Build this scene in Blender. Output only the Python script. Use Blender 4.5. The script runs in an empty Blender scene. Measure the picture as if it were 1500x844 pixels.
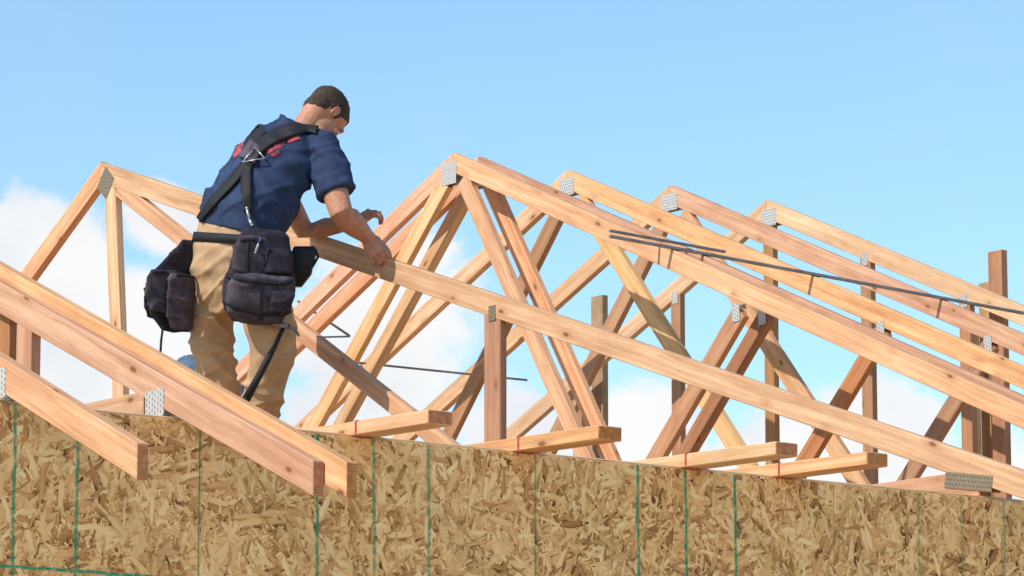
import bpy, bmesh, math, random
from mathutils import Vector, Matrix, noise
from mathutils.bvhtree import BVHTree
random.seed(7)
S=bpy.context.scene; C=S.collection
# ---------------------------------------------------------------- camera frame
FPX=6000.0; TILT=math.radians(9.63); PHI=math.radians(52.75); H=3.1; D0=12.5
F=Vector((math.cos(PHI)*math.cos(TILT),math.sin(PHI)*math.cos(TILT),math.sin(TILT)))
Fh=Vector((math.cos(PHI),math.sin(PHI),0)); R=Vector((math.sin(PHI),-math.cos(PHI),0)); U=R.cross(F)
def ray(px,py): return F*FPX+R*(px-750)+U*(422-py)
CAM=Vector((0,0,H))-ray(750,663)*(D0/FPX)
def dep(px,py,d): return CAM+ray(px,py)*(d/FPX)
def on_u(px,py,u):
    r=ray(px,py); return CAM+r*((u-CAM.x)/r.x)
def on_wall(px,py,y=0.0):
    r=ray(px,py); return CAM+r*((y-CAM.y)/r.y)
def p2(px,py,u):
    p=on_u(px,py,u); return Vector((p.y,p.z-H))
def u_at(px,Y,Z):
    k=(px-750)/FPX; dy=Y-CAM.y; dz=Z-CAM.z
    c1=dy*R.y-CAM.x*R.x; c2=dy*F.y+dz*F.z-CAM.x*F.x
    return (k*c2-c1)/(R.x-k*F.x)
# ---------------------------------------------------------------- node helpers
class NT:
    def __init__(s,t): s.t=t; s.n=t.nodes; s.l=t.links
    def new(s,ty,**k):
        n=s.n.new(ty)
        for a,b in k.items(): setattr(n,a,b)
        return n
    def put(s,i,v):
        if isinstance(v,bpy.types.NodeSocket): s.l.new(v,i)
        elif v is not None: i.default_value=v
    def math(s,op,a,b=None,c=None,clamp=False):
        n=s.new('ShaderNodeMath',operation=op,use_clamp=clamp); s.put(n.inputs[0],a)
        if b is not None: s.put(n.inputs[1],b)
        if c is not None: s.put(n.inputs[2],c)
        return n.outputs[0]
    def mix(s,f,a,b,mode='MIX'):
        n=s.new('ShaderNodeMix',data_type='RGBA',blend_type=mode); s.put(n.inputs[0],f); s.put(n.inputs[6],a); s.put(n.inputs[7],b); return n.outputs[2]
    def noise(s,v,sc,det=3,rough=.5,dist=0):
        n=s.new('ShaderNodeTexNoise'); s.put(n.inputs['Vector'],v); n.inputs['Scale'].default_value=sc; n.inputs['Detail'].default_value=det
        n.inputs['Roughness'].default_value=rough; n.inputs['Distortion'].default_value=dist; return n.outputs['Fac']
    def ramp(s,f,st):
        n=s.new('ShaderNodeValToRGB'); s.put(n.inputs[0],f); e=n.color_ramp.elements
        while len(e)<len(st): e.new(.5)
        for i,(p,c) in enumerate(st): e[i].position=p; e[i].color=(c[0],c[1],c[2],1)
        return n.outputs[0]
    def comb(s,x,y,z=0.0):
        n=s.new('ShaderNodeCombineXYZ'); s.put(n.inputs[0],x); s.put(n.inputs[1],y); s.put(n.inputs[2],z); return n.outputs[0]
    def sep(s,v):
        n=s.new('ShaderNodeSeparateXYZ'); s.put(n.inputs[0],v); return n.outputs
    def mr(s,v,a,b,c=0.0,d=1.0,smooth=True):
        n=s.new('ShaderNodeMapRange',interpolation_type='SMOOTHSTEP' if smooth else 'LINEAR'); s.put(n.inputs[0],v)
        for i,x in enumerate((a,b,c,d)): n.inputs[i+1].default_value=x
        return n.outputs[0]
def mat(name):
    m=bpy.data.materials.new(name); m.use_nodes=True; t=NT(m.node_tree); t.b=t.n['Principled BSDF']; return m,t
def c4(c): return (c[0],c[1],c[2],1)
def bump(t,h,st,dist=.01):
    b=t.new('ShaderNodeBump'); b.inputs['Strength'].default_value=st; b.inputs['Distance'].default_value=dist
    t.put(b.inputs['Height'],h); t.l.new(b.outputs[0],t.b.inputs['Normal'])
def wood(name,dark,light,knot=(.17,.065,.025),end=False,weather=0.0):
    m,t=mat(name)
    uv=t.sep(t.new('ShaderNodeTexCoord').outputs['UV']); rnd=t.new('ShaderNodeObjectInfo').outputs['Random']
    r9=t.math('MULTIPLY',rnd,37.0)
    if end:
        v=t.comb(uv[0],uv[1],r9)
        w=t.new('ShaderNodeTexWave',wave_type='RINGS'); t.put(w.inputs['Vector'],t.comb(uv[0],t.math('ADD',uv[1],.06),0.0)); w.inputs['Scale'].default_value=40; w.inputs['Distortion'].default_value=3
        f=t.math('MULTIPLY_ADD',w.outputs['Fac'],.14,t.math('MULTIPLY',t.noise(v,60,3),.8)); kn=None
    else:
        warp=t.math('MULTIPLY_ADD',t.noise(t.comb(t.math('MULTIPLY',uv[0],1.6),t.math('MULTIPLY',uv[1],5.0),r9),1.0,2),.05,uv[1])
        band=t.noise(t.comb(t.math('MULTIPLY',uv[0],.9),t.math('MULTIPLY',warp,46.0),r9),1.0,3,.6)
        fine=t.noise(t.comb(t.math('MULTIPLY',uv[0],6.0),t.math('MULTIPLY',warp,260.0),r9),1.0,3,.65)
        blot=t.noise(t.comb(t.math('MULTIPLY',uv[0],3.0),t.math('MULTIPLY',uv[1],12.0),r9),1.0,4,.6)
        f=t.math('ADD',t.math('ADD',t.math('MULTIPLY',band,.44),t.math('MULTIPLY',fine,.3)),t.math('MULTIPLY',blot,.30))
        vo=t.new('ShaderNodeTexVoronoi'); t.put(vo.inputs['Vector'],t.comb(t.math('MULTIPLY',uv[0],5.5),t.math('MULTIPLY',uv[1],13.0),r9)); vo.inputs['Scale'].default_value=1
        pick=t.math('GREATER_THAN',t.sep(vo.outputs['Color'])[0],.42)
        kn=t.math('MULTIPLY',t.mr(vo.outputs['Distance'],.06,.15,1.0,0.0),pick)
        halo=t.math('MULTIPLY',t.mr(vo.outputs['Distance'],.1,.4,.5,0.0),pick)
    col=t.ramp(f,[(.37,dark),(.52,tuple((a+b)/2 for a,b in zip(dark,light))),(.64,light)])
    hs=t.new('ShaderNodeHueSaturation'); t.put(hs.inputs['Color'],col)
    t.put(hs.inputs['Value'],t.math('MULTIPLY_ADD',rnd,.30,.80)) 
    r2=t.math('FRACT',t.math('MULTIPLY',rnd,7.31)); t.put(hs.inputs['Hue'],t.math('MULTIPLY_ADD',r2,.018,.489)); t.put(hs.inputs['Saturation'],t.math('MULTIPLY_ADD',t.math('FRACT',t.math('MULTIPLY',rnd,13.7)),.2,.92))
    col=hs.outputs[0]
    if kn is not None:
        col=t.mix(halo,col,c4(dark)); col=t.mix(t.math('MULTIPLY',kn,.85),col,c4(knot))
    if weather:
        ob=t.new('ShaderNodeTexCoord').outputs['Object']
        col=t.mix(t.math('MULTIPLY',t.mr(t.noise(ob,7,4,.7),.4,.65),weather),col,c4((.12,.09,.055)))
    t.l.new(col,t.b.inputs['Base Color']); t.b.inputs['Roughness'].default_value=.75; t.b.inputs['Specular IOR Level'].default_value=.25
    bump(t,f,.3,.002)
    return m
W_FIR=wood('fir',(.44,.20,.095),(.77,.475,.27))
W_END=wood('fir_end',(.40,.17,.07),(.58,.29,.14),end=True)
W_PALE=wood('pale_fir',(.49,.27,.125),(.78,.54,.31))
W_OLD=wood('weathered',(.34,.21,.11),(.50,.33,.18),weather=.4)
W_BROWN=wood('brown_fir',(.33,.15,.07),(.54,.29,.155))
def plain(name,c,rough=.6,metal=0.0,var=.25,sc=40,bst=.15,spec=.3,fab=0):
    m,t=mat(name); ob=t.new('ShaderNodeTexCoord').outputs['Object']
    n=t.noise(ob,sc,4,.6); big=t.noise(ob,7,3)
    k=t.math('ADD',t.math('MULTIPLY',n,.6),t.math('MULTIPLY',big,.4))
    col=t.mix(t.mr(k,.3,.7),c4([x*(1-var) for x in c]),c4([min(1,x*(1+var)) for x in c]))
    t.l.new(col,t.b.inputs['Base Color']); t.b.inputs['Roughness'].default_value=rough; t.b.inputs['Metallic'].default_value=metal; t.b.inputs['Specular IOR Level'].default_value=spec
    if fab:
        f=t.noise(ob,fab,2); n=t.math('ADD',n,t.math('MULTIPLY',f,.6))
    bump(t,n,bst,.004); return m
SHIRT=plain('navy_cotton',(.032,.050,.104),.9,var=.28,sc=25,bst=.45,fab=300,spec=.12)
KHAKI=plain('khaki_canvas',(.46,.30,.175),.9,var=.18,sc=22,bst=.35,fab=350,spec=.12)
SKIN=plain('skin',(.48,.22,.135),.55,var=.22,sc=60,bst=.35,spec=.35)
HAIR=plain('brown_hair',(.050,.031,.020),.75,var=.85,sc=220,bst=1.0)
POUCH=plain('charcoal_nylon',(.032,.027,.038),.85,var=.5,sc=30,bst=.6,fab=300,spec=.15)
POUCH2=plain('faded_nylon',(.075,.062,.078),.9,var=.55,sc=24,bst=.6,fab=300,spec=.15)
TRIM=plain('black_webbing',(.014,.014,.016),.7,var=.3,sc=90,bst=.2)
STEEL=plain('dull_steel',(.20,.19,.19),.5,.4,var=.3,sc=20)
BRIGHT=plain('bright_steel',(.5,.5,.52),.35,.8,var=.2,sc=30)
RUBBER=plain('rubber',(.012,.012,.012),.5)
REDP=plain('red_paint',(.48,.08,.06),.8,var=.5,sc=60)
REDINK=plain('red_print',(.36,.065,.085),.9,var=.6,sc=70)
BOOT=plain('boot_leather',(.12,.06,.03),.6)
DENIM=plain('denim',(.10,.17,.26),.9,var=.3,sc=60,bst=.4,fab=300)
BLUEPEN=plain('blue_plastic',(.04,.07,.2),.3)
WHITE=plain('grey_plastic',(.40,.42,.46),.3)
EYE=plain('eye_white',(.7,.68,.65),.3)
def gusset_mat(name,lo,hi,sl):
    m,t=mat(name); uv=t.sep(t.new('ShaderNodeTexCoord').outputs['UV'])
    row=t.math('FLOOR',t.math('DIVIDE',uv[1],.015))
    a=t.math('ABSOLUTE',t.math('SUBTRACT',t.math('FRACT',t.math('ADD',t.math('DIVIDE',uv[0],.017),t.math('MULTIPLY',row,.5))),.5))
    b=t.math('ABSOLUTE',t.math('SUBTRACT',t.math('FRACT',t.math('DIVIDE',uv[1],.015)),.5))
    slot=t.math('MULTIPLY',t.mr(a,.2,.36,1,0),t.mr(b,.12,.28,1,0))
    n=t.noise(t.new('ShaderNodeTexCoord').outputs['Object'],60,3)
    base=t.mix(n,c4(lo),c4(hi))
    t.l.new(t.mix(t.math('MULTIPLY',slot,.8),base,c4(sl)),t.b.inputs['Base Color'])
    t.b.inputs['Metallic'].default_value=.3; t.b.inputs['Roughness'].default_value=.5
    bump(t,slot,-.6,.004); return m
GUS=gusset_mat('galvanised_plate',(.38,.37,.35),(.70,.69,.66),(.20,.14,.09))
GUSD=gusset_mat('dull_plate',(.17,.125,.08),(.32,.245,.16),(.11,.07,.04))
# ---- OSB
def osb(name,lines=(),hz=None):
    m,t=mat(name); o=t.sep(t.new('ShaderNodeTexCoord').outputs['Object'])
    x=t.math('ADD',o[0],t.math('MULTIPLY',o[1],1.0)); z=o[2]
    base=t.comb(x,z,0.0)
    wn=t.new('ShaderNodeTexNoise'); t.put(wn.inputs['Vector'],base); wn.inputs['Scale'].default_value=26; wn.inputs['Detail'].default_value=3
    ws=t.sep(wn.outputs['Color'])
    xw=t.math('MULTIPLY_ADD',ws[0],.012,x); zw=t.math('MULTIPLY_ADD',ws[1],.012,z)
    H_=None; colv=None
    for i,(ang,sx,sy) in enumerate(((8,11,50),(38,14,66),(64,10,44),(86,12,56),(112,11,48),(143,14,68),(168,11,54),(78,24,115),(22,28,130),(125,28,125))):
        a=math.radians(ang); ca,sa=math.cos(a),math.sin(a)
        X=t.math('ADD',t.math('MULTIPLY',xw,ca*sx),t.math('MULTIPLY',zw,sa*sx))
        Y=t.math('ADD',t.math('MULTIPLY',xw,-sa*sy),t.math('MULTIPLY',zw,ca*sy))
        v=t.comb(X,Y)
        vo=t.new('ShaderNodeTexVoronoi',voronoi_dimensions='2D',distance='CHEBYCHEV' if i%2 else 'EUCLIDEAN'); t.put(vo.inputs['Vector'],v); vo.inputs['Scale'].default_value=1.0
        cs=t.sep(vo.outputs['Color'])
        gr=t.noise(t.comb(t.math('MULTIPLY',X,.5),t.math('MULTIPLY',Y,4.0),1.0*i),1.0,2)
        edge=t.mr(vo.outputs['Distance'],.36,.62,0,.24)
        h=t.math('SUBTRACT',cs[0],t.math('MULTIPLY',edge,.5))
        val=t.math('SUBTRACT',t.math('MULTIPLY_ADD',gr,.40,t.math('MULTIPLY',cs[1],.66)),edge)
        if H_ is None: H_,colv=h,val
        else:
            g=t.math('GREATER_THAN',h,H_)
            mx=t.new('ShaderNodeMix',data_type='FLOAT'); t.put(mx.inputs[0],g); t.put(mx.inputs[2],colv); t.put(mx.inputs[3],val); colv=mx.outputs[0]
            H_=t.math('MAXIMUM',h,H_)
    big=t.noise(base,2.2,3); mot=t.noise(base,60,4,.7)
    cv=t.math('ADD',t.math('ADD',colv,t.math('MULTIPLY',t.math('SUBTRACT',big,.5),.30)),t.math('MULTIPLY',t.math('SUBTRACT',mot,.5),.22))
    col=t.ramp(cv,[(.0,(.13,.052,.016)),(.2,(.40,.19,.065)),(.42,(.70,.385,.15)),(.66,(.86,.54,.235)),(.95,(.95,.72,.39))])
    if lines:
        jit=t.math('MULTIPLY',t.math('SUBTRACT',t.noise(base,9,2),.5),.012)
        brk=t.mr(t.noise(base,45,4,.7),.32,.56,.35,1.0)
        tot=None
        for (lu,sl,st) in lines:
            d=t.math('ABSOLUTE',t.math('ADD',t.math('SUBTRACT',x,lu),t.math('MULTIPLY_ADD',t.math('SUBTRACT',z,H-.2),sl,jit)))
            k=t.mr(d,.0028,.008,st,0); tot=k if tot is None else t.math('MAXIMUM',tot,k)
        if hz:
            d=t.math('ABSOLUTE',t.math('ADD',t.math('SUBTRACT',z,hz[0]),jit)); k=t.math('MULTIPLY',t.mr(d,.002,.007,1,0),t.math('LESS_THAN',x,hz[1])); tot=t.math('MAXIMUM',tot,k)
        col=t.mix(t.math('MULTIPLY',tot,brk),col,(.01,.27,.15,1))
    t.l.new(col,t.b.inputs['Base Color']); t.b.inputs['Roughness'].default_value=.8; t.b.inputs['Specular IOR Level'].default_value=.2
    bump(t,t.math('ADD',H_,t.math('MULTIPLY',colv,.4)),.3,.005); return m
# ---------------------------------------------------------------- object helpers
ORG={}
def tag(o,label=None,cat=None,group=None,kind=None):
    if label: o['label']=label
    if cat: o['category']=cat
    if group: o['group']=group
    if kind: o['kind']=kind
    return o
def root(name,loc,label,cat,group=None):
    o=bpy.data.objects.new(name,None); C.objects.link(o); o.location=loc; o.empty_display_size=.1; ORG[o.name]=Vector(loc)
    return tag(o,label,cat,group)
def link(name,me,mats,parent=None,smooth=False):
    if not isinstance(me,bpy.types.Mesh):
        bm=me; me=bpy.data.meshes.new(name); bm.to_mesh(me); bm.free()
    if not isinstance(mats,(list,tuple)): mats=[mats]
    for k in mats: me.materials.append(k)
    o=bpy.data.objects.new(name,me); C.objects.link(o)
    og=Vector((0,0,0))
    if parent: o.parent=parent; og=ORG.get(parent.name,Vector((0,0,0)))
    ORG[o.name]=og
    if og.length>0: me.transform(Matrix.Translation(-og))
    if smooth:
        for p in me.polygons: p.use_smooth=True
    return o
def struct(name,bm,m): return tag(link(name,bm,m),kind='structure')
def prism(pts,ext,d,bev=.0025,uvo=None):
    """4-point outline (world), extruded by ext; UV u runs along d"""
    b=bmesh.new()
    a=[b.verts.new(p) for p in pts]; c=[b.verts.new(Vector(p)+ext) for p in pts]
    n=len(pts)
    b.faces.new(a); b.faces.new(c[::-1])
    for i in range(n): b.faces.new((a[i],c[i],c[(i+1)%n],a[(i+1)%n]))
    bmesh.ops.recalc_face_normals(b,faces=b.faces)
    if bev: bmesh.ops.bevel(b,geom=list(b.edges),offset=bev,segments=1,affect='EDGES')
    d=d.normalized(); c1=ext.normalized(); c2=d.cross(c1).normalized()
    uv=b.loops.layers.uv.new('UVMap'); ou,ov=uvo if uvo else (random.random()*30,random.random()*30)
    for f in b.faces:
        nn=f.normal; e=abs(nn.dot(d))
        for l in f.loops:
            p=l.vert.co
            if e>.5 and abs(nn.dot(c1))<.3: l[uv].uv=(p.dot(c1),p.dot(c2)); f.material_index=1
            elif abs(nn.dot(c1))>.6: l[uv].uv=(p.dot(d)+ou,p.dot(c2)+ov)
            else: l[uv].uv=(p.dot(d)+ou,p.dot(c1)+ov+3)
    return b
def beam(name,p,q,w,t,side,parent=None,mats=None,bev=.0025):
    """straight square-cut beam, w along cross(side,dir), t along side"""
    p=Vector(p); q=Vector(q); d=(q-p).normalized(); side=(side-d*side.dot(d)).normalized(); n=d.cross(side).normalized()
    o=[p-n*w/2-side*t/2,q-n*w/2-side*t/2,q+n*w/2-side*t/2,p+n*w/2-side*t/2]
    return link(name,prism(o,side*t,d,bev),mats or [W_FIR,W_END],parent)
XA=Vector((1,0,0)); ZA=Vector((0,0,1))
def member(tr,name,p,q,c0='sq',c1='sq',k=0,w=.089,mats=None):
    """timber in a truss plane; p,q are (Y,Z above plate); tr is the root at the plane"""
    p=Vector(p);q=Vector(q); d=(q-p).normalized(); n=Vector((-d.y,d.x)); t=.038-k*.0012; g=(.038-t)/2
    def cn(e,s,c):
        r=e+n*(s*w/2)
        if c=='plumb': r=r+d*(-(n.x*s*w/2)/d.x)
        return r
    o=[cn(p,-1,c0),cn(q,-1,c1),cn(q,1,c1),cn(p,1,c0)]
    L=ORG[tr.name]
    pts=[Vector((L.x+g,a.x,H+a.y)) for a in o]
    return link(name,prism(pts,XA*t,Vector((0,d.x,d.y))),mats or [W_FIR,W_END],tr)
def plate(tr,c,ang,l,w,m=None):
    """toothed plates on both faces, centre (Y,Z)"""
    L=ORG[tr.name]; ca,sa=math.cos(ang),math.sin(ang)
    for x0,ex in ((-.0018,.0016),(.0382,.0012)):
        pts=[Vector((L.x+x0,c[0]+a*ca*l/2-b*sa*w/2,H+c[1]+a*sa*l/2+b*ca*w/2)) for a,b in ((-1,-1),(1,-1),(1,1),(-1,1))]
        link('gusset_plate',prism(pts,XA*ex,Vector((0,ca,sa)),0,uvo=(0,0)),[m or GUS,m or GUS],tr)
def dup(o,loc,label,group=None):
    r=o.copy(); C.objects.link(r); r.location=loc; r['label']=label; ORG[r.name]=Vector(loc)
    for ch in list(o.children):
        c=ch.copy(); C.objects.link(c); c.parent=r
    return r
def ext_to(p,q,z):
    p=Vector(p);q=Vector(q); return p+(q-p)*((z-p.y)/(q.y-p.y))
# ---------------------------------------------------------------- setting
g=bmesh.new(); bmesh.ops.create_grid(g,x_segments=2,y_segments=2,size=900)
gm,t=mat('dry_dirt'); ob=t.new('ShaderNodeTexCoord').outputs['Object']
t.l.new(t.ramp(t.noise(ob,.8,6,.6),[(.3,(.48,.36,.22)),(.7,(.64,.49,.31))]),t.b.inputs['Base Color']); t.b.inputs['Roughness'].default_value=.95; bump(t,t.noise(ob,6,5),.5,.05)
struct('ground',g,gm)
uA=on_wall(1440,728).x
YR=p2(150,250,uA)[0]
uB1=u_at(663,YR,5.5)
for _ in range(4):
    zr=on_u(663,238,uB1).z; uB1=u_at(663,YR,zr)
ZR=zr-H
uB2=uB1+.15; uC=u_at(830,YR,zr); uD=u_at(981,YR,zr); uE=u_at(1122,YR,zr)
YB=2*YR; XL=-7.0; XR=uE+.06
PT=.010     # plate top above the sheathing edge
lines=[]
for px,sl,st in ((20,0,.9),(112,.0,.9),(292,.0,.45),(465,.0,.9),(548,.02,.8),(628,.01,.8),(785,0,.4),(935,0,.95),(1005,0,1),(1077,0,1),(1345,0,.6),(1408,0,.5),(1470,0,.6)):
    lines.append((on_wall(px,740).x,sl,st))
hzp=on_wall(100,836)
OSBF=osb('osb_marked',lines,(hzp.z,on_wall(250,840).x)); OSBP=osb('osb_plain')
def wall(name,label,p0,p1,inw,m,seam0=None):
    """sheathing outside, plates and studs inside; p0->p1 along the wall, inw points into the house"""
    p0=Vector(p0);p1=Vector(p1);d=(p1-p0).normalized();L=(p1-p0).length
    rt=root(name,(0,0,0),label,'wall')
    s=(seam0 or 0)%1.22; cuts=[0]+[s+1.22*i for i in range(int(L/1.22)+2) if .05<s+1.22*i<L-.05]+[L]
    for a,b in zip(cuts,cuts[1:]):
        o=[p0+d*(a+.001),p0+d*(b-.001),p0+d*(b-.001)+ZA*H,p0+d*(a+.001)+ZA*H]
        o=[v+ZA*(.012 if i<2 else 0) for i,v in enumerate(o)]
        link('sheathing_panel',prism(o,inw*.0115,d,.001),[m,m],rt)
    for z in (.02,H+PT-.038*2-.001,H+PT-.038):
        q0=p0+inw*(.0125+.0445)+ZA*(z+.019); q1=p1+inw*(.0125+.0445)+ZA*(z+.019)
        beam('bottom_plate' if z<1 else 'top_plate',q0+d*.01,q1-d*.01,.089,.038,ZA,rt,[W_PALE,W_END])
    k=int(L/.61)
    for i in range(k):
        q=p0+d*(.05+i*.61)+inw*.057
        beam('stud',q+ZA*.06,q+ZA*(H+PT-.079),.087,.038,d,rt)
    return rt
s0=on_wall(292,740).x-XL
wall('front_wall','long strand board wall with green chalk lines, under the near rafter tails',(XL,0,0),(XR,0,0),Vector((0,1,0)),OSBF,s0)
wall('back_wall','strand board wall on the far side of the house',(XR,YB,0),(XL,YB,0),Vector((0,-1,0)),OSBP)
wall('gable_wall','strand board end wall below the gable truss',(XR+.02,.02,0),(XR+.02,YB-.02,0),Vector((-1,0,0)),OSBP)
# ---------------------------------------------------------------- trusses
PZ=PT+.0005+.0445   # chord centre above H
GR='timber roof trusses standing on the walls'
def new_truss(u,label): return root('roof_truss',(u,0,H),label,'roof truss',GR)
def chords(tr,peakz,slope,tail,pale=False,backtail=.5):
    m=[W_PALE,W_END] if pale else None
    pk=Vector((YR,peakz))
    member(tr,'top_chord',(-tail,peakz-slope*(YR+tail)),pk-Vector((.0008,0)),'plumb','plumb',mats=m)
    member(tr,'top_chord',(YB+backtail,peakz-slope*(YR+backtail)),pk+Vector((.0008,0)),'plumb','plumb',mats=m)
    member(tr,'bottom_chord',(.15,PZ),(YB-.15,PZ),k=1,mats=m)
PB=p2(1500,612,uB1); SL=(ZR-PB.y)/(YR-PB.x)
B=new_truss(uB1,'front timber truss of the doubled pair, its bright peak plate highest in view')
chords(B,ZR,SL,.6)
pl=p2(650,266,uB1); member(B,'web',pl,ext_to(pl,p2(458,622,uB1),PZ),k=2,mats=[W_PALE,W_END])
pl=p2(676,262,uB1); member(B,'web',pl,ext_to(pl,p2(850,662,uB1),PZ),k=3)
pl=p2(1082,455,uB1); member(B,'web',pl,ext_to(pl,p2(966,655,uB1),PZ),k=4,mats=[W_BROWN,W_END])
plate(B,p2(658,254,uB1),math.radians(90),.110,.115); plate(B,p2(1078,458,uB1),math.atan(SL)+1.1,.08,.05)
B2=dup(B,(uB2,0,H),'rear timber truss of the doubled pair, close behind the one with the highest plate')
Ct=new_truss(uC,'timber truss next behind the doubled pair, with two spread webs')
chords(Ct,ZR,SL,.6)
pl=p2(822,296,uC); wl1=ext_to(pl,p2(650,645,uC),PZ); member(Ct,'web',pl,wl1,k=2,mats=[W_BROWN,W_END])
pl=p2(846,290,uC); member(Ct,'web',pl,ext_to(pl,p2(1085,672,uC),PZ),k=3,mats=[W_PALE,W_END])
pl=p2(1292,482,uC); e3=ext_to(pl,p2(1188,655,uC),PZ); member(Ct,'web',pl,e3,k=4,mats=[W_BROWN,W_END])
member(Ct,'web',(YB-pl.x,pl.y),(YB-e3.x,e3.y),k=4)
plate(Ct,p2(830,274,uC),0,.115,.085); plate(Ct,p2(1290,484,uC),math.atan(SL)+1.1,.08,.05)
Dt=dup(Ct,(uD,0,H),'timber truss standing between the gable truss and the one behind the doubled pair')
E=new_truss(uE,'farthest gable truss with upright studs, lowest and rightmost peak')
chords(E,ZR,SL,.6,True)
for px in (700,845,990,1127,1270,1415,1560,1710):
    q=p2(px,600,uE); zt=ZR-SL*abs(q.x-YR)-.05
    if zt>.25:
        member(E,'stud',(q.x,zt+.02),(q.x,PZ+.03),k=2,w=.075,mats=[W_BROWN,W_END])
        if px!=1127: plate(E,(q.x,zt+.005),math.radians(90),.065,.045)
plate(E,p2(1126,319,uE),0,.115,.085)
A=new_truss(uA,'low pitched timber truss the man is gripping, leftmost peak, steep left side')
pk=p2(147,253,uA); q=p2(1500,711,uA); sA=(pk.y-q.y)/(pk.x-q.x)
member(A,'top_chord',(-.6,pk.y+sA*(-.6-pk.x)),pk-Vector((.0008,0)),'plumb','plumb')
ql=ext_to(pk,p2(28,418,uA),PZ)
member(A,'top_chord',ql,pk+Vector((.0008,0)),'plumb','plumb')
member(A,'bottom_chord',(.02,PZ),(YB-.15,PZ),k=1)
a=p2(160,272,uA); member(A,'web',a,ext_to(a,p2(171,560,uA),PZ),k=2)
a=p2(170,275,uA); member(A,'web',a,ext_to(a,p2(640,646,uA),PZ),k=3,w=.072)
a=p2(720,452,uA); member(A,'web',a,(a.x,PZ),k=4,w=.105,mats=[W_BROWN,W_END])
plate(A,p2(155,268,uA),math.radians(-50),.11,.10,GUSD); plate(A,p2(721,459,uA),math.radians(90),.06,.045,GUSD)
hp=p2(1419,706,uA); plate(A,(hp.x,hp.y),.16,.23,.055,GUSD)
u2=on_wall(250,612).x
def near(u,tp,p1,label):
    tr=new_truss(u,label); a=p2(*tp,u); b=p2(*p1,u); s=(b.y-a.y)/(b.x-a.x); pz=a.y+s*(YR-a.x)
    chords(tr,pz,s,-a.x); return tr,a,s,pz
T2,a2,s2,_=near(u2,(458,701),(0,437),'near timber truss with a metal heel plate, its tail left of a longer twin tail')
plate(T2,p2(227,591,u2),math.radians(90),.08,.10)
q=p2(34,500,u2); member(T2,'web',(q.x,a2.y+s2*(q.x-a2.x)-.03),(q.x,PZ),k=2)
member(T2,'web',p2(-170,350,u2),p2(-330,640,u2),k=3)
u2b=u2+.041
T2b,a2b,s2b,_=near(u2b,(507,703),(0,411),'near timber truss whose tail reaches farthest right over the chalked wall')
q=p2(2,500,u2b); member(T2b,'web',(q.x,a2b.y+s2b*(q.x-a2b.x)-.03),(q.x,PZ),k=2,mats=[W_BROWN,W_END])
u1=u_at(200,a2.x,H+.1)
T1,a1,s1,_=near(u1,(200,676),(0,548),'nearest timber truss, only its short tail showing at the left edge')
plate(T1,p2(-2,562,u1),math.radians(90),.085,.08)
# ---------------------------------------------------------------- lookout blocks on the plate
desc=['flat timber block with red paint on the wall top, nearest the man','flat timber block with a red mark, below the dark brown post','flat timber block marked red, between two others at the middle right','flat timber block marked red, rightmost on the wall top']
for i,(cx,cy,L) in enumerate(((533,641,.385),(770,664,.415),(1014,678,.455),(1150,698,.44))):
    c=on_wall(cx,cy); z0=H+PT+.0215
    o=root('lookout_block',(c.x,0,H+PT),desc[i],'timber block','timber blocks lying across the wall top')
    beam('board',(c.x,.42,z0),(c.x,-L,z0-.012),.089,.042,ZA,o,[W_FIR if i%2 else W_PALE,W_END])
    bb=bmesh.new(); bmesh.ops.create_cube(bb,size=1,matrix=Matrix.Translation((c.x,-.02,z0-.006))@Matrix.Rotation(.12,4,'Z')@Matrix.Diagonal((.0900,.016,.0434,1)))
    link('paint_mark',bb,REDP,o)
# ---------------------------------------------------------------- posts behind the gable
def post(px,top,u,w,m,label):
    p=on_u(px,top,u)
    o=beam('brace_post',(u,p.y,0),(u,p.y,p.z),w,.04,XA,None,[m,W_END]); tag(o,label,'post','posts standing behind the gable truss'); return o
post(878,434,uE+.16,.10,W_OLD,'weathered post standing alone left of the upright studs')
post(1461,368,uE+.16,.095,W_BROWN,'tall brown post rising above the rafters at the right edge')
post(1448,414,uE+.26,.10,W_OLD,'dark weathered post just behind the tall brown one')
post(1421,470,uE+.16,.09,W_PALE,'pale post left of the tall brown post')
# ---------------------------------------------------------------- loose bars
PN=Vector((0,-SL,1)).normalized(); P0=Vector((0,YR,H+ZR+.0445*math.sqrt(1+SL*SL)))
def on_roof(px,py,off):
    r=ray(px,py); return CAM+r*((P0+PN*off-CAM).dot(PN)/r.dot(PN))
def rod(p,q,r,label,m=STEEL):
    o=beam('metal_brace',p,q,r,r*.8,ZA,None,[m,m],.001); return tag(o,label,'metal brace','thin metal braces lying on and between the trusses')
rod(on_roof(893,346,.009),on_roof(1500,459,.009),.016,'long thin grey metal brace lying across all the right rafters')
rod(on_roof(893,338,.026),on_roof(1062,369,.010),.014,'short grey metal brace crossing above the long one')
rod(on_u(436,441,uB2+.05),on_u(512,492,uC),.012,'dark slanted metal brace right of the man, meeting a level one')
rod(on_u(436,495,uB2+.05),on_u(512,493,uC-.02),.012,'dark level metal brace just right of the tool pouch')
rod(on_u(520,531,uB2+.05),on_u(772,557,uC+.5),.012,'dark metal brace low between the webs in the middle')
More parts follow.
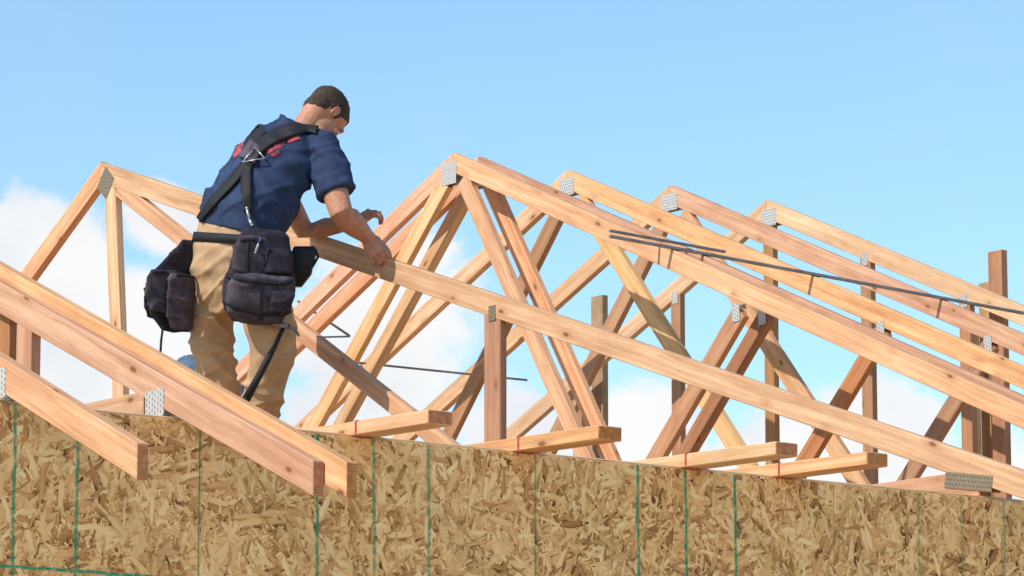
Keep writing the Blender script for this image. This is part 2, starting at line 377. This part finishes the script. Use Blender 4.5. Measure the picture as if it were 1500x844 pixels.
# ---------------------------------------------------------------- figures
ZM=16.5; ALP=math.radians(45)
av=(R*math.cos(ALP)-Fh*math.sin(ALP)).normalized(); bv=(R*math.sin(ALP)+Fh*math.cos(ALP)).normalized()
def M(px,py,off=0.0): return dep(px,py,ZM+off)
def loft(bm,rings,n=24,e=2.0,cap=True):
    prev=None; first=None
    for (c,a,b) in rings:
        vs=[]
        for i in range(n):
            th=2*math.pi*i/n; x=math.cos(th); y=math.sin(th)
            x=math.copysign(abs(x)**(2/e),x); y=math.copysign(abs(y)**(2/e),y)
            vs.append(bm.verts.new(c+a*x+b*y))
        if prev:
            for i in range(n): bm.faces.new((prev[i],prev[(i+1)%n],vs[(i+1)%n],vs[i]))
        else: first=vs
        prev=vs
    if cap: bm.faces.new(first[::-1]); bm.faces.new(prev)
def tube(bm,pts,n=16,balls=True):
    rings=[]
    for i,(p,r) in enumerate(pts):
        d=(pts[min(i+1,len(pts)-1)][0]-pts[max(i-1,0)][0]).normalized()
        a=d.orthogonal().normalized() if i==0 else (la-d*la.dot(d)).normalized()
        la=a; rings.append((p,a*r,d.cross(a)*r))
    loft(bm,rings,n)
    if balls:
        for p,r in (pts[0],pts[-1]): ell(bm,p,XA*r,Vector((0,1,0))*r,ZA*r)
def ell(bm,c,a,b,d,sub=3):
    m=Matrix(((a.x,b.x,d.x,c.x),(a.y,b.y,d.y,c.y),(a.z,b.z,d.z,c.z),(0,0,0,1)))
    bmesh.ops.create_icosphere(bm,subdivisions=sub,radius=1,matrix=m)
def remesh(bm,vox,sm=4,disp=None):
    me=bpy.data.meshes.new('tmp'); bmesh.ops.recalc_face_normals(bm,faces=bm.faces); bm.to_mesh(me); bm.free()
    o=bpy.data.objects.new('tmp',me); C.objects.link(o); md=o.modifiers.new('r','REMESH'); md.mode='VOXEL'; md.voxel_size=vox
    dg=bpy.context.evaluated_depsgraph_get(); dg.update(); res=bpy.data.meshes.new_from_object(o.evaluated_get(dg)); bpy.data.objects.remove(o); bpy.data.meshes.remove(me)
    b=bmesh.new(); b.from_mesh(res); bpy.data.meshes.remove(res)
    for _ in range(sm): bmesh.ops.smooth_vert(b,verts=b.verts,factor=.5,use_axis_x=True,use_axis_y=True,use_axis_z=True)
    b.normal_update()
    if disp:
        for v in b.verts: v.co+=v.normal*disp(v.co)
    b.normal_update(); return b
def folds(amp,sx,sz,seed=0.0,ang=0.0):
    ca,sa=math.cos(ang),math.sin(ang)
    def f(p):
        x=p.dot(R); z=p.z; y=p.dot(Fh)
        wx=noise.noise(Vector((x*4+seed,z*4,y*4)))*.05
        xr=x*ca-z*sa+wx; zr_=x*sa+z*ca+wx
        v=noise.noise(Vector((xr*sx+seed,zr_*sz,y*sx)))
        w=noise.noise(Vector((xr*sx*1.6+seed,zr_*sz*1.7+5,y*sx*1.6)))
        r=max(0,1-abs(v)*2.6)
        return amp*(r*r*1.0-.3+w*.35)
    return f
def sst(x): x=max(0,min(1,x)); return x*x*(3-2*x)
def spine_rings(L,aax):
    out=[]
    P=[M(*q[:3]) for q in L]
    for i,q in enumerate(L):
        d=(P[min(i+1,len(P)-1)]-P[max(i-1,0)]).normalized(); b=d.cross(aax).normalized()
        a=b.cross(d).normalized()
        out.append((P[i],a*q[3],b*q[4]))
    return out
feetz=M(345,745,.05).z
man=root('person',(M(350,700,.05).x,M(350,700,.05).y,feetz),'man in navy t-shirt and khaki trousers with tool belt, bent over gripping a rafter','person')
bm=bmesh.new()
loft(bm,spine_rings([(345,400,0,.14,.11),(350,345,0,.14,.10),(368,300,.04,.145,.10),(392,258,.1,.165,.11),(412,225,.16,.17,.10),(424,204,.2,.14,.08),(434,192,.215,.07,.06)],av))
RS=M(470,214,.08); RE=M(500,312,-.05); hd=(on_u(553,368,uA)-CAM).dot(F)-ZM
RW=M(539,348,hd-.045)
tube(bm,[(RS,.060),(RS.lerp(RE,.5),.057),(RE,.048),(RE.lerp(RW,.28),.054),(RE.lerp(RW,.6),.046),(RE.lerp(RW,.85),.035),(RW,.031)])
LS=M(380,212,.33); LE=M(446,338,.48); LW=M(522,326,.40)
tube(bm,[(LS,.058),(LS.lerp(LE,.5),.05),(LE,.042),(LE.lerp(LW,.4),.040),(LW,.026)])
hf=(bv*.48-ZA*.90+av*.05).normalized(); hs=(av-hf*av.dot(hf)).normalized(); hu=hs.cross(hf).normalized()
if hu.z<0: hu=-hu
HC=M(477,170,.27)
tube(bm,[(M(428,203,.2),.064),(M(446,191,.225),.056),(HC-hu*.05-hf*.03,.056)])
ell(bm,HC+hu*.025-hf*.012,hs*.075,hf*.098,hu*.088)
ell(bm,HC+hf*.028-hu*.045,hs*.058,hf*.066,hu*.072)
ell(bm,HC+hf*.064-hu*.100,hs*.028,hf*.026,hu*.020)
ell(bm,HC+hf*.042-hu*.090,hs*.054,hf*.047,hu*.024)
tube(bm,[(HC+hf*.088+hu*.008,.010),(HC+hf*.106-hu*.022,.012),(HC+hf*.110-hu*.034,.014)],10)
for s in (-1,1):
    ell(bm,HC+hs*s*.010+hf*.094-hu*.040,hs*.009,hf*.010,hu*.007,2)
    ell(bm,HC+hs*s*.040+hf*.066-hu*.030,hs*.022,hf*.022,hu*.020,2)
    ell(bm,HC+hs*s*.030+hf*.078+hu*.018,hs*.024,hf*.014,hu*.008,2)
ell(bm,HC+hf*.090-hu*.066,hs*.024,hf*.010,hu*.006,2); ell(bm,HC+hf*.088-hu*.076,hs*.021,hf*.010,hu*.006,2)
for s in (-1,1):
    ec=HC+hs*s*.076-hf*.008-hu*.014
    rim=[]
    for k in range(9):
        th=math.radians(-70+k*36); rim.append((ec+(hf*-.014*math.cos(th)+hu*.026*math.sin(th))+hs*s*(.006+.005*math.cos(th)),.0052))
    tube(bm,rim,8,False); ell(bm,ec+hs*s*.001,hs*.006,hf*.011,hu*.019,2)
def finger(bm,base,d,bend,ax,L,r):
    p=base; pts=[(base-d*.012,r*1.02),(base,r*1.05)]
    for k,l in enumerate(L):
        d=Matrix.Rotation(bend[k],3,ax)@d; pts+= [(p+d*l*.5,r*.95),(p+d*l,r*(1.0 if k<2 else .8))]; p=p+d*l; r*=.94
    tube(bm,pts,8)
def hand(bm,W,fd,back,thumbside,bends,sc=1.0,tdir=None,tbend=(.0,.3,.3)):
    """W wrist, fd wrist->knuckles, back = normal of the back of the hand, thumbside = unit towards the thumb"""
    fd=fd.normalized(); ts=(thumbside-fd*thumbside.dot(fd)).normalized(); bk=fd.cross(ts).normalized()
    if bk.dot(back)<0: bk=-bk
    K=W+fd*.082*sc
    loft(bm,[(W-fd*.01,ts*.029,bk*.022),(W+fd*.02,ts*.034,bk*.021),(W+fd*.055*sc,ts*.043,bk*.018),(K,ts*.042,bk*.014)],16,2.4)
    ell(bm,W+fd*.034+ts*.024-bk*.008,ts*.020,fd*.032,bk*.018,2)
    ax=fd.cross(bk).normalized()
    if (Matrix.Rotation(.3,3,ax)@fd).dot(bk)>0: ax=-ax
    for i,(o,l,r) in enumerate(((.032,(.042,.026,.020),.0092),(.0108,(.046,.029,.021),.0094),(-.0108,(.043,.027,.020),.0090),(-.032,(.034,.021,.018),.0080))):
        finger(bm,K+ts*o-fd*abs(i-1)*.003,(fd+ts*o*1.2).normalized(),[b*(1+.05*i) for b in bends],ax,[q*sc for q in l],r)
        ell(bm,K+ts*o+bk*.004,ts*.009,fd*.011,bk*.010,2)
    td=(tdir or (fd*.6+ts*.8)).normalized()
    tax=td.cross(fd).normalized() if td.cross(fd).length>.1 else bk
    finger(bm,W+fd*.030+ts*.030,td,tbend,tax,[.036,.030,.024],.0112)
fdR=(R*.66-U*.70); fdR=(fdR-XA*fdR.dot(XA)*.6).normalized()
hand(bm,RW,fdR,-XA,R*.7+U*.6,(.45,1.0,.7),sc=.98,tdir=(fdR*.75+R*.12+U*.05+XA*.45),tbend=(.1,.3,.3))
hand(bm,LW,(R*.80+U*.50+Fh*-.1),U*.9-Fh*.2,Fh*-.9+U*.2,(.6,.85,.5),sc=.86,tdir=R*.8-Fh*.35-U*.1)
LH=M(325,385,.06); LK=M(313,520,.12); LF=M(318,690,.16); RH=M(372,390,-.05); RK=M(394,520,-.04); RF=M(378,700,.05)
tube(bm,[(LH,.08),(LK,.055),(LF,.045)]); tube(bm,[(RH,.08),(RK,.055),(RF,.045)])
body=link('body',remesh(bm,.0040,2),SKIN,man,True)
for s in (-1,1):
    e=bmesh.new(); ell(e,HC+hs*s*.030+hf*.078-hu*.002,hs*.012,hf*.011,hu*.008,2); link('eye',e,EYE,man,True)
bm=bmesh.new()
ell(bm,HC+hu*.034-hf*.020,hs*.080,hf*.098,hu*.084,4)
ell(bm,HC-hu*.012-hf*.052,hs*.064,hf*.050,hu*.076,4)
ell(bm,HC+hu*.060+hf*.034,hs*.056,hf*.043,hu*.034,3)
for s in (-1,1): ell(bm,HC+hs*s*.068+hf*.012+hu*.004,hs*.011,hf*.010,hu*.032,2)
def hd_(p): return .0022*noise.noise(p*60)+.0022*noise.noise(p*170)
hair=link('hair',remesh(bm,.003,2,hd_),HAIR,man,True)
# --- shirt
bm=bmesh.new()
loft(bm,spine_rings([(351,338,0,.186,.150),(353,328,0,.192,.155),(361,310,.03,.205,.165),(376,284,.07,.200,.152),(394,256,.11,.198,.142),(410,230,.155,.198,.135),(420,211,.185,.186,.118),(428,198,.205,.145,.095),(438,187,.217,.082,.069)],av),32,2.3)
SH=M(494,284,.0)
tube(bm,[(M(452,214,.11),.080),(RS,.079),(RS.lerp(SH,.5),.079),(SH,.080)],20,False)
SL_=LS.lerp(LE,.62)
tube(bm,[(M(395,212,.28),.08),(LS,.080),(LS.lerp(SL_,.5),.078),(SL_,.076)],20,False)
zh=M(352,334).z
def shd(p):
    k=sst((p.z-zh)/.06)
    s=.55 if (p-CAM).dot(R)/((p-CAM).dot(F))*FPX+750>462 else 1.0
    return k*s*(folds(.018,3.2,9,3.1,.75)(p)+folds(.010,5,15,9.0,-.5)(p))
shirt=link('t_shirt',remesh(bm,.0065,4,shd),SHIRT,man,True)
# --- trousers
bm=bmesh.new()
loft(bm,spine_rings([(346,455,.0,.10,.10),(342,425,0,.172,.138),(341,395,0,.19,.15),(343,368,0,.187,.15),(348,345,0,.180,.143),(351,322,0,.176,.138)],av)[::-1],32,2.2)
tube(bm,[(M(322,385,.06),.103),(M(314,430,.08),.103),(M(309,480,.09),.092),(M(313,522,.10),.082),(M(320,565,.13),.084),(M(326,610,.15),.078),(M(328,660,.16),.076),(M(326,722,.17),.085)],20,False)
tube(bm,[(M(368,390,-.05),.108),(M(384,440,-.07),.112),(M(397,485,-.09),.107),(M(400,515,-.08),.098),(M(392,550,-.03),.088),(M(383,590,.02),.082),(M(377,650,.05),.08),(M(375,728,.07),.088)],20,False)
zt_=M(350,350).z
def trd(p):
    k=sst((zt_-p.z)/.10)
    return k*(folds(.014,2.0,9,1.7,.5)(p)+folds(.009,3.5,16,7.7,-.45)(p))
trous=link('trousers',remesh(bm,.0075,4,trd),KHAKI,man,True)
for q in (M(326,722,.17),M(375,728,.07)):
    b=bmesh.new(); c=Vector((q.x,q.y,feetz))
    loft(b,[(c+ZA*.0,av*.05,bv*.05),(c+ZA*.2,av*.052,bv*.055)],16)
    ell(b,c+bv*.08+ZA*.045,av*.052,bv*.14,ZA*.048)
    bmesh.ops.bisect_plane(b,geom=b.verts[:]+b.edges[:]+b.faces[:],plane_co=c+ZA*.001,plane_no=-ZA,clear_outer=True)
    link('boot',b,BOOT,man,True)
def world_bvh(objs):
    vs=[];ps=[]
    for o in objs:
        og=ORG[o.name]; k=len(vs); vs+=[v.co+og for v in o.data.vertices]; ps+=[[i+k for i in p.vertices] for p in o.data.polygons]
    return BVHTree.FromPolygons(vs,ps)
def hit(bvh,px,py,last):
    r=ray(px,py).normalized(); h=bvh.ray_cast(CAM,r)
    if h[0] is None:
        d=(last-CAM).dot(F) if last else ZM
        h=bvh.find_nearest(dep(px,py,d))
    return h[0],h[1]
def ribbon(bvh,path,w,off,th=.004,step=4.0,nc=5):
    pts=[]
    for (a,b) in zip(path,path[1:]):
        a2_=Vector(a);b2_=Vector(b);n=max(1,int((b2_-a2_).length/step))
        for i in range(n): pts.append(a2_.lerp(b2_,i/n))
    pts.append(Vector(path[-1])); bm=bmesh.new(); rows=[]; lastc=None
    for i,p in enumerate(pts):
        d=(pts[min(i+1,len(pts)-1)]-pts[max(i-1,0)]).normalized(); n=Vector((-d.y,d.x))
        lastc,_n=hit(bvh,p.x,p.y,lastc); row=[]
        for k in range(nc):
            s=(k/(nc-1)-.5)*w; h,nn=hit(bvh,p.x+n.x*s,p.y+n.y*s,lastc)
            if (h-lastc).length>w*.0065+.02: h,nn=lastc,_n
            row.append((h,nn))
        rows.append(row)
    top=[[None]*nc for _ in rows]
    for i in range(len(rows)):
        for k in range(nc):
            acc=Vector();an=Vector();c=0
            for j in range(max(0,i-1),min(len(rows),i+2)): acc+=rows[j][k][0]; an+=rows[j][k][1]; c+=1
            top[i][k]=(acc/c,an/c-F*.2)
    for layer in (off+th,off-.003):
        L=[[bm.verts.new(c+nn.normalized()*layer) for (c,nn) in row] for row in top]
        for i in range(len(L)-1):
            for k in range(nc-1): bm.faces.new((L[i][k],L[i][k+1],L[i+1][k+1],L[i+1][k]))
        if layer==off+th: T_=L
        else: B_=L
    for i in range(len(T_)-1):
        for k in (0,nc-1): bm.faces.new((T_[i][k],B_[i][k],B_[i+1][k],T_[i+1][k]))
    for i in (0,len(T_)-1):
        for k in range(nc-1): bm.faces.new((T_[i][k],T_[i][k+1],B_[i][k+1],B_[i][k]))
    bmesh.ops.recalc_face_normals(bm,faces=bm.faces); return bm
sb=world_bvh([shirt])
sus=link('suspenders',ribbon(sb,[(371,224),(370,208),(375,197),(386,187)],21,.009,.007),TRIM,man,True)
for path,w in (([(374,222),(395,206),(425,193),(450,187),(468,190)],18),([(364,238),(362,262),(362,290),(363,312)],13),([(362,240),(345,264),(318,292),(292,322)],12)):
    link('strap',ribbon(sb,path,w,.009,.006),TRIM,sus,True)
link('back_patch',ribbon(sb,[(361,240),(369,228),(381,214)],23,.016,.006),POUCH2,sus,True)
def wire(name,pts,r,m,parent,closed=False):
    b=bmesh.new(); P=[(p,r) for p in pts]+([(pts[0],r)] if closed else [])
    for a,c in zip(P,P[1:]): tube(b,[a,c],8)
    return link(name,b,m,parent,True)
def sp(px,py,o=.028): h,n=hit(sb,px,py,None); return h-F*o
wire('metal_ring',[sp(356,238),(sp(388,232)),(sp(374,216))],.003,BRIGHT,sus,True)
wire('clip',[sp(362,305,.02),sp(366,322,.03),sp(370,330,.04)],.006,BRIGHT,sus)
for path,w in (([(344,218),(357,208)],9),([(341,229),(353,220)],8),([(386,213),(400,204),(414,198)],9),([(390,224),(404,215),(418,209)],8),([(397,230),(410,222)],6),([(420,207),(440,200)],8),([(350,213),(352,226)],6),([(404,204),(402,218)],6)):
    link('back_print',ribbon(sb,path,w,.0015,.0006,2.0,4),REDINK,shirt,True)
# --- tool belt
bt=bmesh.new(); loft(bt,spine_rings([(349,358,0,.200,.163),(350,344,0,.196,.158)],av),40,2.3)
tb=link('tool_belt',bt,TRIM,man,True)
nrm=(-Fh*.93+R*.36).normalized(); wax=(R*.93+Fh*.36).normalized()
def bag(name,L,wx,nx,m,parent,e=3.0,amp=.008,vox=.0055,seed=0.0):
    b=bmesh.new(); loft(b,[(M(*q[:3]),wx*q[3],nx*q[4]) for q in L],28,e)
    return link(name,remesh(b,vox,3,folds(amp,6,11,seed,.3)),m,parent,True)
bag('pouch',[(384,336,-.17,.075,.025),(387,347,-.19,.105,.045),(384,380,-.20,.126,.055),(379,420,-.20,.143,.06),(375,455,-.20,.132,.055),(377,470,-.20,.10,.04)],wax,nrm,POUCH,tb)
bag('pocket',[(388,403,-.26,.128,.025),(385,413,-.265,.135,.035),(378,440,-.265,.138,.045),(376,462,-.26,.122,.04),(382,475,-.25,.085,.03)],wax,nrm,POUCH2,tb,seed=4)
bag('pocket',[(371,347,-.24,.062,.015),(368,360,-.248,.072,.025),(364,385,-.252,.074,.03),(366,401,-.248,.062,.02)],wax,nrm,POUCH2,tb,seed=8)
bag('pocket',[(408,364,-.228,.05,.018),(408,375,-.232,.055,.025),(407,400,-.232,.055,.025)],wax,nrm,POUCH,tb,seed=2)
bag('pocket',[(415,426,-.305,.045,.012),(414,434,-.308,.048,.016),(410,458,-.30,.044,.016)],wax,nrm,POUCH,tb,seed=3)
wl=(R*.85+Fh*.5).normalized(); nl=(-R*.5-Fh*.85).normalized()
bag('pouch',[(278,352,.0,.025,.02),(272,374,.0,.055,.045),(259,400,.0,.09,.062),(251,436,.0,.098,.062),(252,466,.0,.088,.052),(258,486,.0,.055,.035)],wl,nl,POUCH,tb,seed=11)
bag('pocket',[(242,396,-.06,.058,.022),(238,407,-.065,.066,.032),(237,440,-.065,.068,.036),(242,458,-.06,.055,.03)],wl,nl,POUCH2,tb,seed=12)
bag('pocket',[(268,402,-.06,.05,.022),(266,413,-.065,.054,.032),(264,462,-.06,.054,.036),(265,484,-.055,.042,.03)],wl,nl,POUCH2,tb,seed=13)
bag('pocket',[(224,422,-.03,.028,.03),(223,440,-.03,.032,.035),(226,468,-.02,.026,.03)],wl,nl,POUCH,tb,seed=14)
pb=world_bvh([o for o in tb.children])
for path,w in (([(332,404),(350,409),(380,414),(408,416),(430,412)],5),([(350,353),(360,351),(374,351),(388,355)],5),([(326,440),(348,452),(378,460),(408,462),(428,456)],4),([(364,354),(362,375),(364,398)],4),([(382,412),(382,470)],3),([(222,400),(238,398),(252,400)],4),([(256,404),(270,403),(284,406)],4)):
    link('pouch_trim',ribbon(pb,path,w,.004,.003,3.0,3),TRIM,tb,True)
wire('hanging_cord',[M(238,484,-.06),M(236,500,-.08),M(235,517,-.075)],.005,TRIM,tb)
hm=root('hammer',M(416,476,-.22),'black handled hammer hanging from the right pouch down the trouser leg','hammer')
b=bmesh.new(); tube(b,[(M(416,478,-.22),.009),(M(404,505,-.225),.009),(M(392,527,-.23),.014),(M(376,557,-.225),.015),(M(361,584,-.22),.018)],12); link('handle',b,RUBBER,hm,True)
b=bmesh.new(); tube(b,[(M(404,474,-.22),.013),(M(416,477,-.22),.013),(M(422,478,-.22),.011)],12); tube(b,[(M(422,478,-.22),.011),(M(432,482,-.2),.008),(M(438,492,-.19),.004)],10); link('hammer_head',b,STEEL,hm,True)
pn=root('marker_pen',M(380,366,-.27),'small grey pen with a dark blue cap standing in the front pocket','pen')
b=bmesh.new(); tube(b,[(M(374,370,-.285),.0045),(M(379,356,-.285),.0045)],10); link('barrel',b,WHITE,pn,True)
b=bmesh.new(); tube(b,[(M(379,356,-.285),.0055),(M(382,349,-.285),.005)],10); link('cap',b,BLUEPEN,pn,True)
sq=root('tool_case',M(446,395,.0),'black hard tool case hanging behind the right pouch','tool case')
b=bmesh.new(); loft(b,[(M(446,362,-.02),R*.042,Fh*.02),(M(445,370,-.02),R*.05,Fh*.026),(M(441,402,-.02),R*.042,Fh*.026),(M(434,420,-.02),R*.022,Fh*.02)],24,5)
link('shell',b,RUBBER,sq,True)
b=bmesh.new(); tube(b,[(M(462,366,-.03),.006),(M(466,376,-.03),.006),(M(458,390,-.03),.006)],8); link('handle',b,TRIM,sq,True)
# --- second worker, crouching beyond the first
def M2(px,py,off=0.0): return dep(px,py,17.25+off)
m2=root('person',(M2(300,700).x,M2(300,700).y,feetz),'crouching worker in faded blue, mostly hidden behind the standing man\'s legs','person')
b=bmesh.new()
tube(b,[(M2(285,595),.10),(M2(300,600),.12),(M2(335,618),.12),(M2(368,640),.08),(M2(378,656),.055),(M2(384,662),.055)])
ell(b,M2(392,676),R*.08,Fh*.08,ZA*.1); ell(b,M2(404,686,-.02),R*.014,Fh*.012,ZA*.018,2)
for s in (-.1,.1):
    tube(b,[(M2(290,615,s),.08),(M2(345,665,s-.05),.06),(M2(310,735,s),.045)]); tube(b,[(M2(362,645,s*1.4),.05),(M2(375,690,s*1.5),.04),(M2(405,705,s),.028)])
    hand(b,M2(405,705,s),R*.6-U*.5,R*.5+U*.5,Fh*(-1 if s>0 else 1),(.4,.6,.5))
link('body',remesh(b,.007,3),SKIN,m2,True)
b=bmesh.new(); tube(b,[(M2(280,552),.09),(M2(292,566),.13),(M2(335,610),.14),(M2(368,636),.10)])
for s in (-.14,.14): tube(b,[(M2(364,640,s),.07),(M2(372,675,s),.06)],16,False)
link('work_shirt',remesh(b,.009,3,folds(.014,8,11,2)),DENIM,m2,True)
b=bmesh.new(); ell(b,M2(391,668),R*.085,Fh*.085,ZA*.085); link('hair',remesh(b,.008,2,hd_),HAIR,m2,True)
b=bmesh.new()
for s in (-.1,.1): tube(b,[(M2(288,606,s*.6),.11),(M2(345,665,s-.05),.08),(M2(312,725,s),.065)])
link('trousers',remesh(b,.01,3),DENIM,m2,True)
for s in (-.1,.1):
    b=bmesh.new(); c=M2(310,735,s); c.z=feetz+.05; ell(b,c+R*.04,R*.13,Fh*.05,ZA*.05); link('boot',b,BOOT,m2,True)
c=Vector((man.location.x,man.location.y,feetz))
pf=root('work_platform',(c.x,c.y,0),'plank trestle platform inside the house under the two workers','platform')
for k in range(6):
    o=c+Vector((-.5+k*.25,0,-.02)); beam('plank',o-Vector((0,1.1,0)),o+Vector((0,1.5,0)),.235,.038,ZA,pf,[W_OLD,W_END])
for dx in (-.5,.7):
    for dy in (-.9,1.3): beam('leg',(c.x+dx,c.y+dy,0),(c.x+dx,c.y+dy,feetz-.04),.089,.089,XA,pf)
# ---------------------------------------------------------------- light, sky
TS=Vector((-.75,-.035,.66)).normalized()
sl=bpy.data.lights.new('sun','SUN'); sl.energy=4.5; sl.angle=math.radians(.5); sl.color=(1,.94,.85)
so=bpy.data.objects.new('sun',sl); C.objects.link(so); so.rotation_euler=TS.to_track_quat('Z','Y').to_euler(); so.location=(-10,0,20)
w=bpy.data.worlds.new('World'); S.world=w; w.use_nodes=True; t=NT(w.node_tree); bg=t.n['Background']
sky=t.new('ShaderNodeTexSky',sky_type='NISHITA'); sky.sun_disc=False; sky.sun_elevation=math.asin(TS.z); sky.sun_rotation=math.atan2(TS.x,TS.y); sky.ozone_density=2.0; sky.air_density=1.0; sky.dust_density=.3
dirv=t.new('ShaderNodeTexCoord').outputs['Generated']
def blob(px,py,rad,wt):
    d=ray(px,py).normalized(); n=t.new('ShaderNodeVectorMath',operation='DISTANCE'); t.l.new(dirv,n.inputs[0]); n.inputs[1].default_value=d
    return t.mr(n.outputs['Value'],0,rad/FPX,wt,0)
tot=None
for bl in ((60,430,240,.80),(235,325,120,.66),(60,560,300,.78),(240,480,220,.66),(540,520,260,.62),(620,400,170,.40),(940,650,190,.80),(1290,660,190,.78),(1130,700,200,.70),(760,650,180,.62),(480,640,200,.62),(1480,700,160,.56),(860,450,150,.24)):
    k=blob(*bl); tot=k if tot is None else t.math('MAXIMUM',tot,k)
nz=t.noise(dirv,42,8,.58,.3); nz2=t.noise(dirv,14,3,.5)
cl=t.mr(t.math('ADD',t.math('ADD',tot,t.math('MULTIPLY',nz,.85)),t.math('MULTIPLY',nz2,.15)),.72,.92)
wisp=t.mr(t.noise(dirv,9,4,.6),.45,.75,0,.08)
cl=t.math('MAXIMUM',cl,wisp)
tint=t.mix(1.0,sky.outputs[0],(1.10,1.28,1.30,1),'MULTIPLY')
shade=t.mix(t.mr(t.noise(dirv,30,5),.3,.62),(5.7,5.9,6.2,1),(6.7,6.65,6.6,1))
t.l.new(t.mix(t.math('MULTIPLY',cl,.97),tint,shade),bg.inputs['Color']); bg.inputs['Strength'].default_value=.148
cam=bpy.data.cameras.new('camera'); cam.sensor_width=36; cam.lens=36*FPX/1500; cam.clip_end=3000; cam.clip_start=.5
co=bpy.data.objects.new('camera',cam); C.objects.link(co); co.matrix_world=Matrix.Translation(CAM)@Matrix((( R.x,U.x,-F.x),(R.y,U.y,-F.y),(R.z,U.z,-F.z))).to_4x4()
S.camera=co
S.view_settings.view_transform='Standard'; S.view_settings.look='None'; S.view_settings.exposure=0
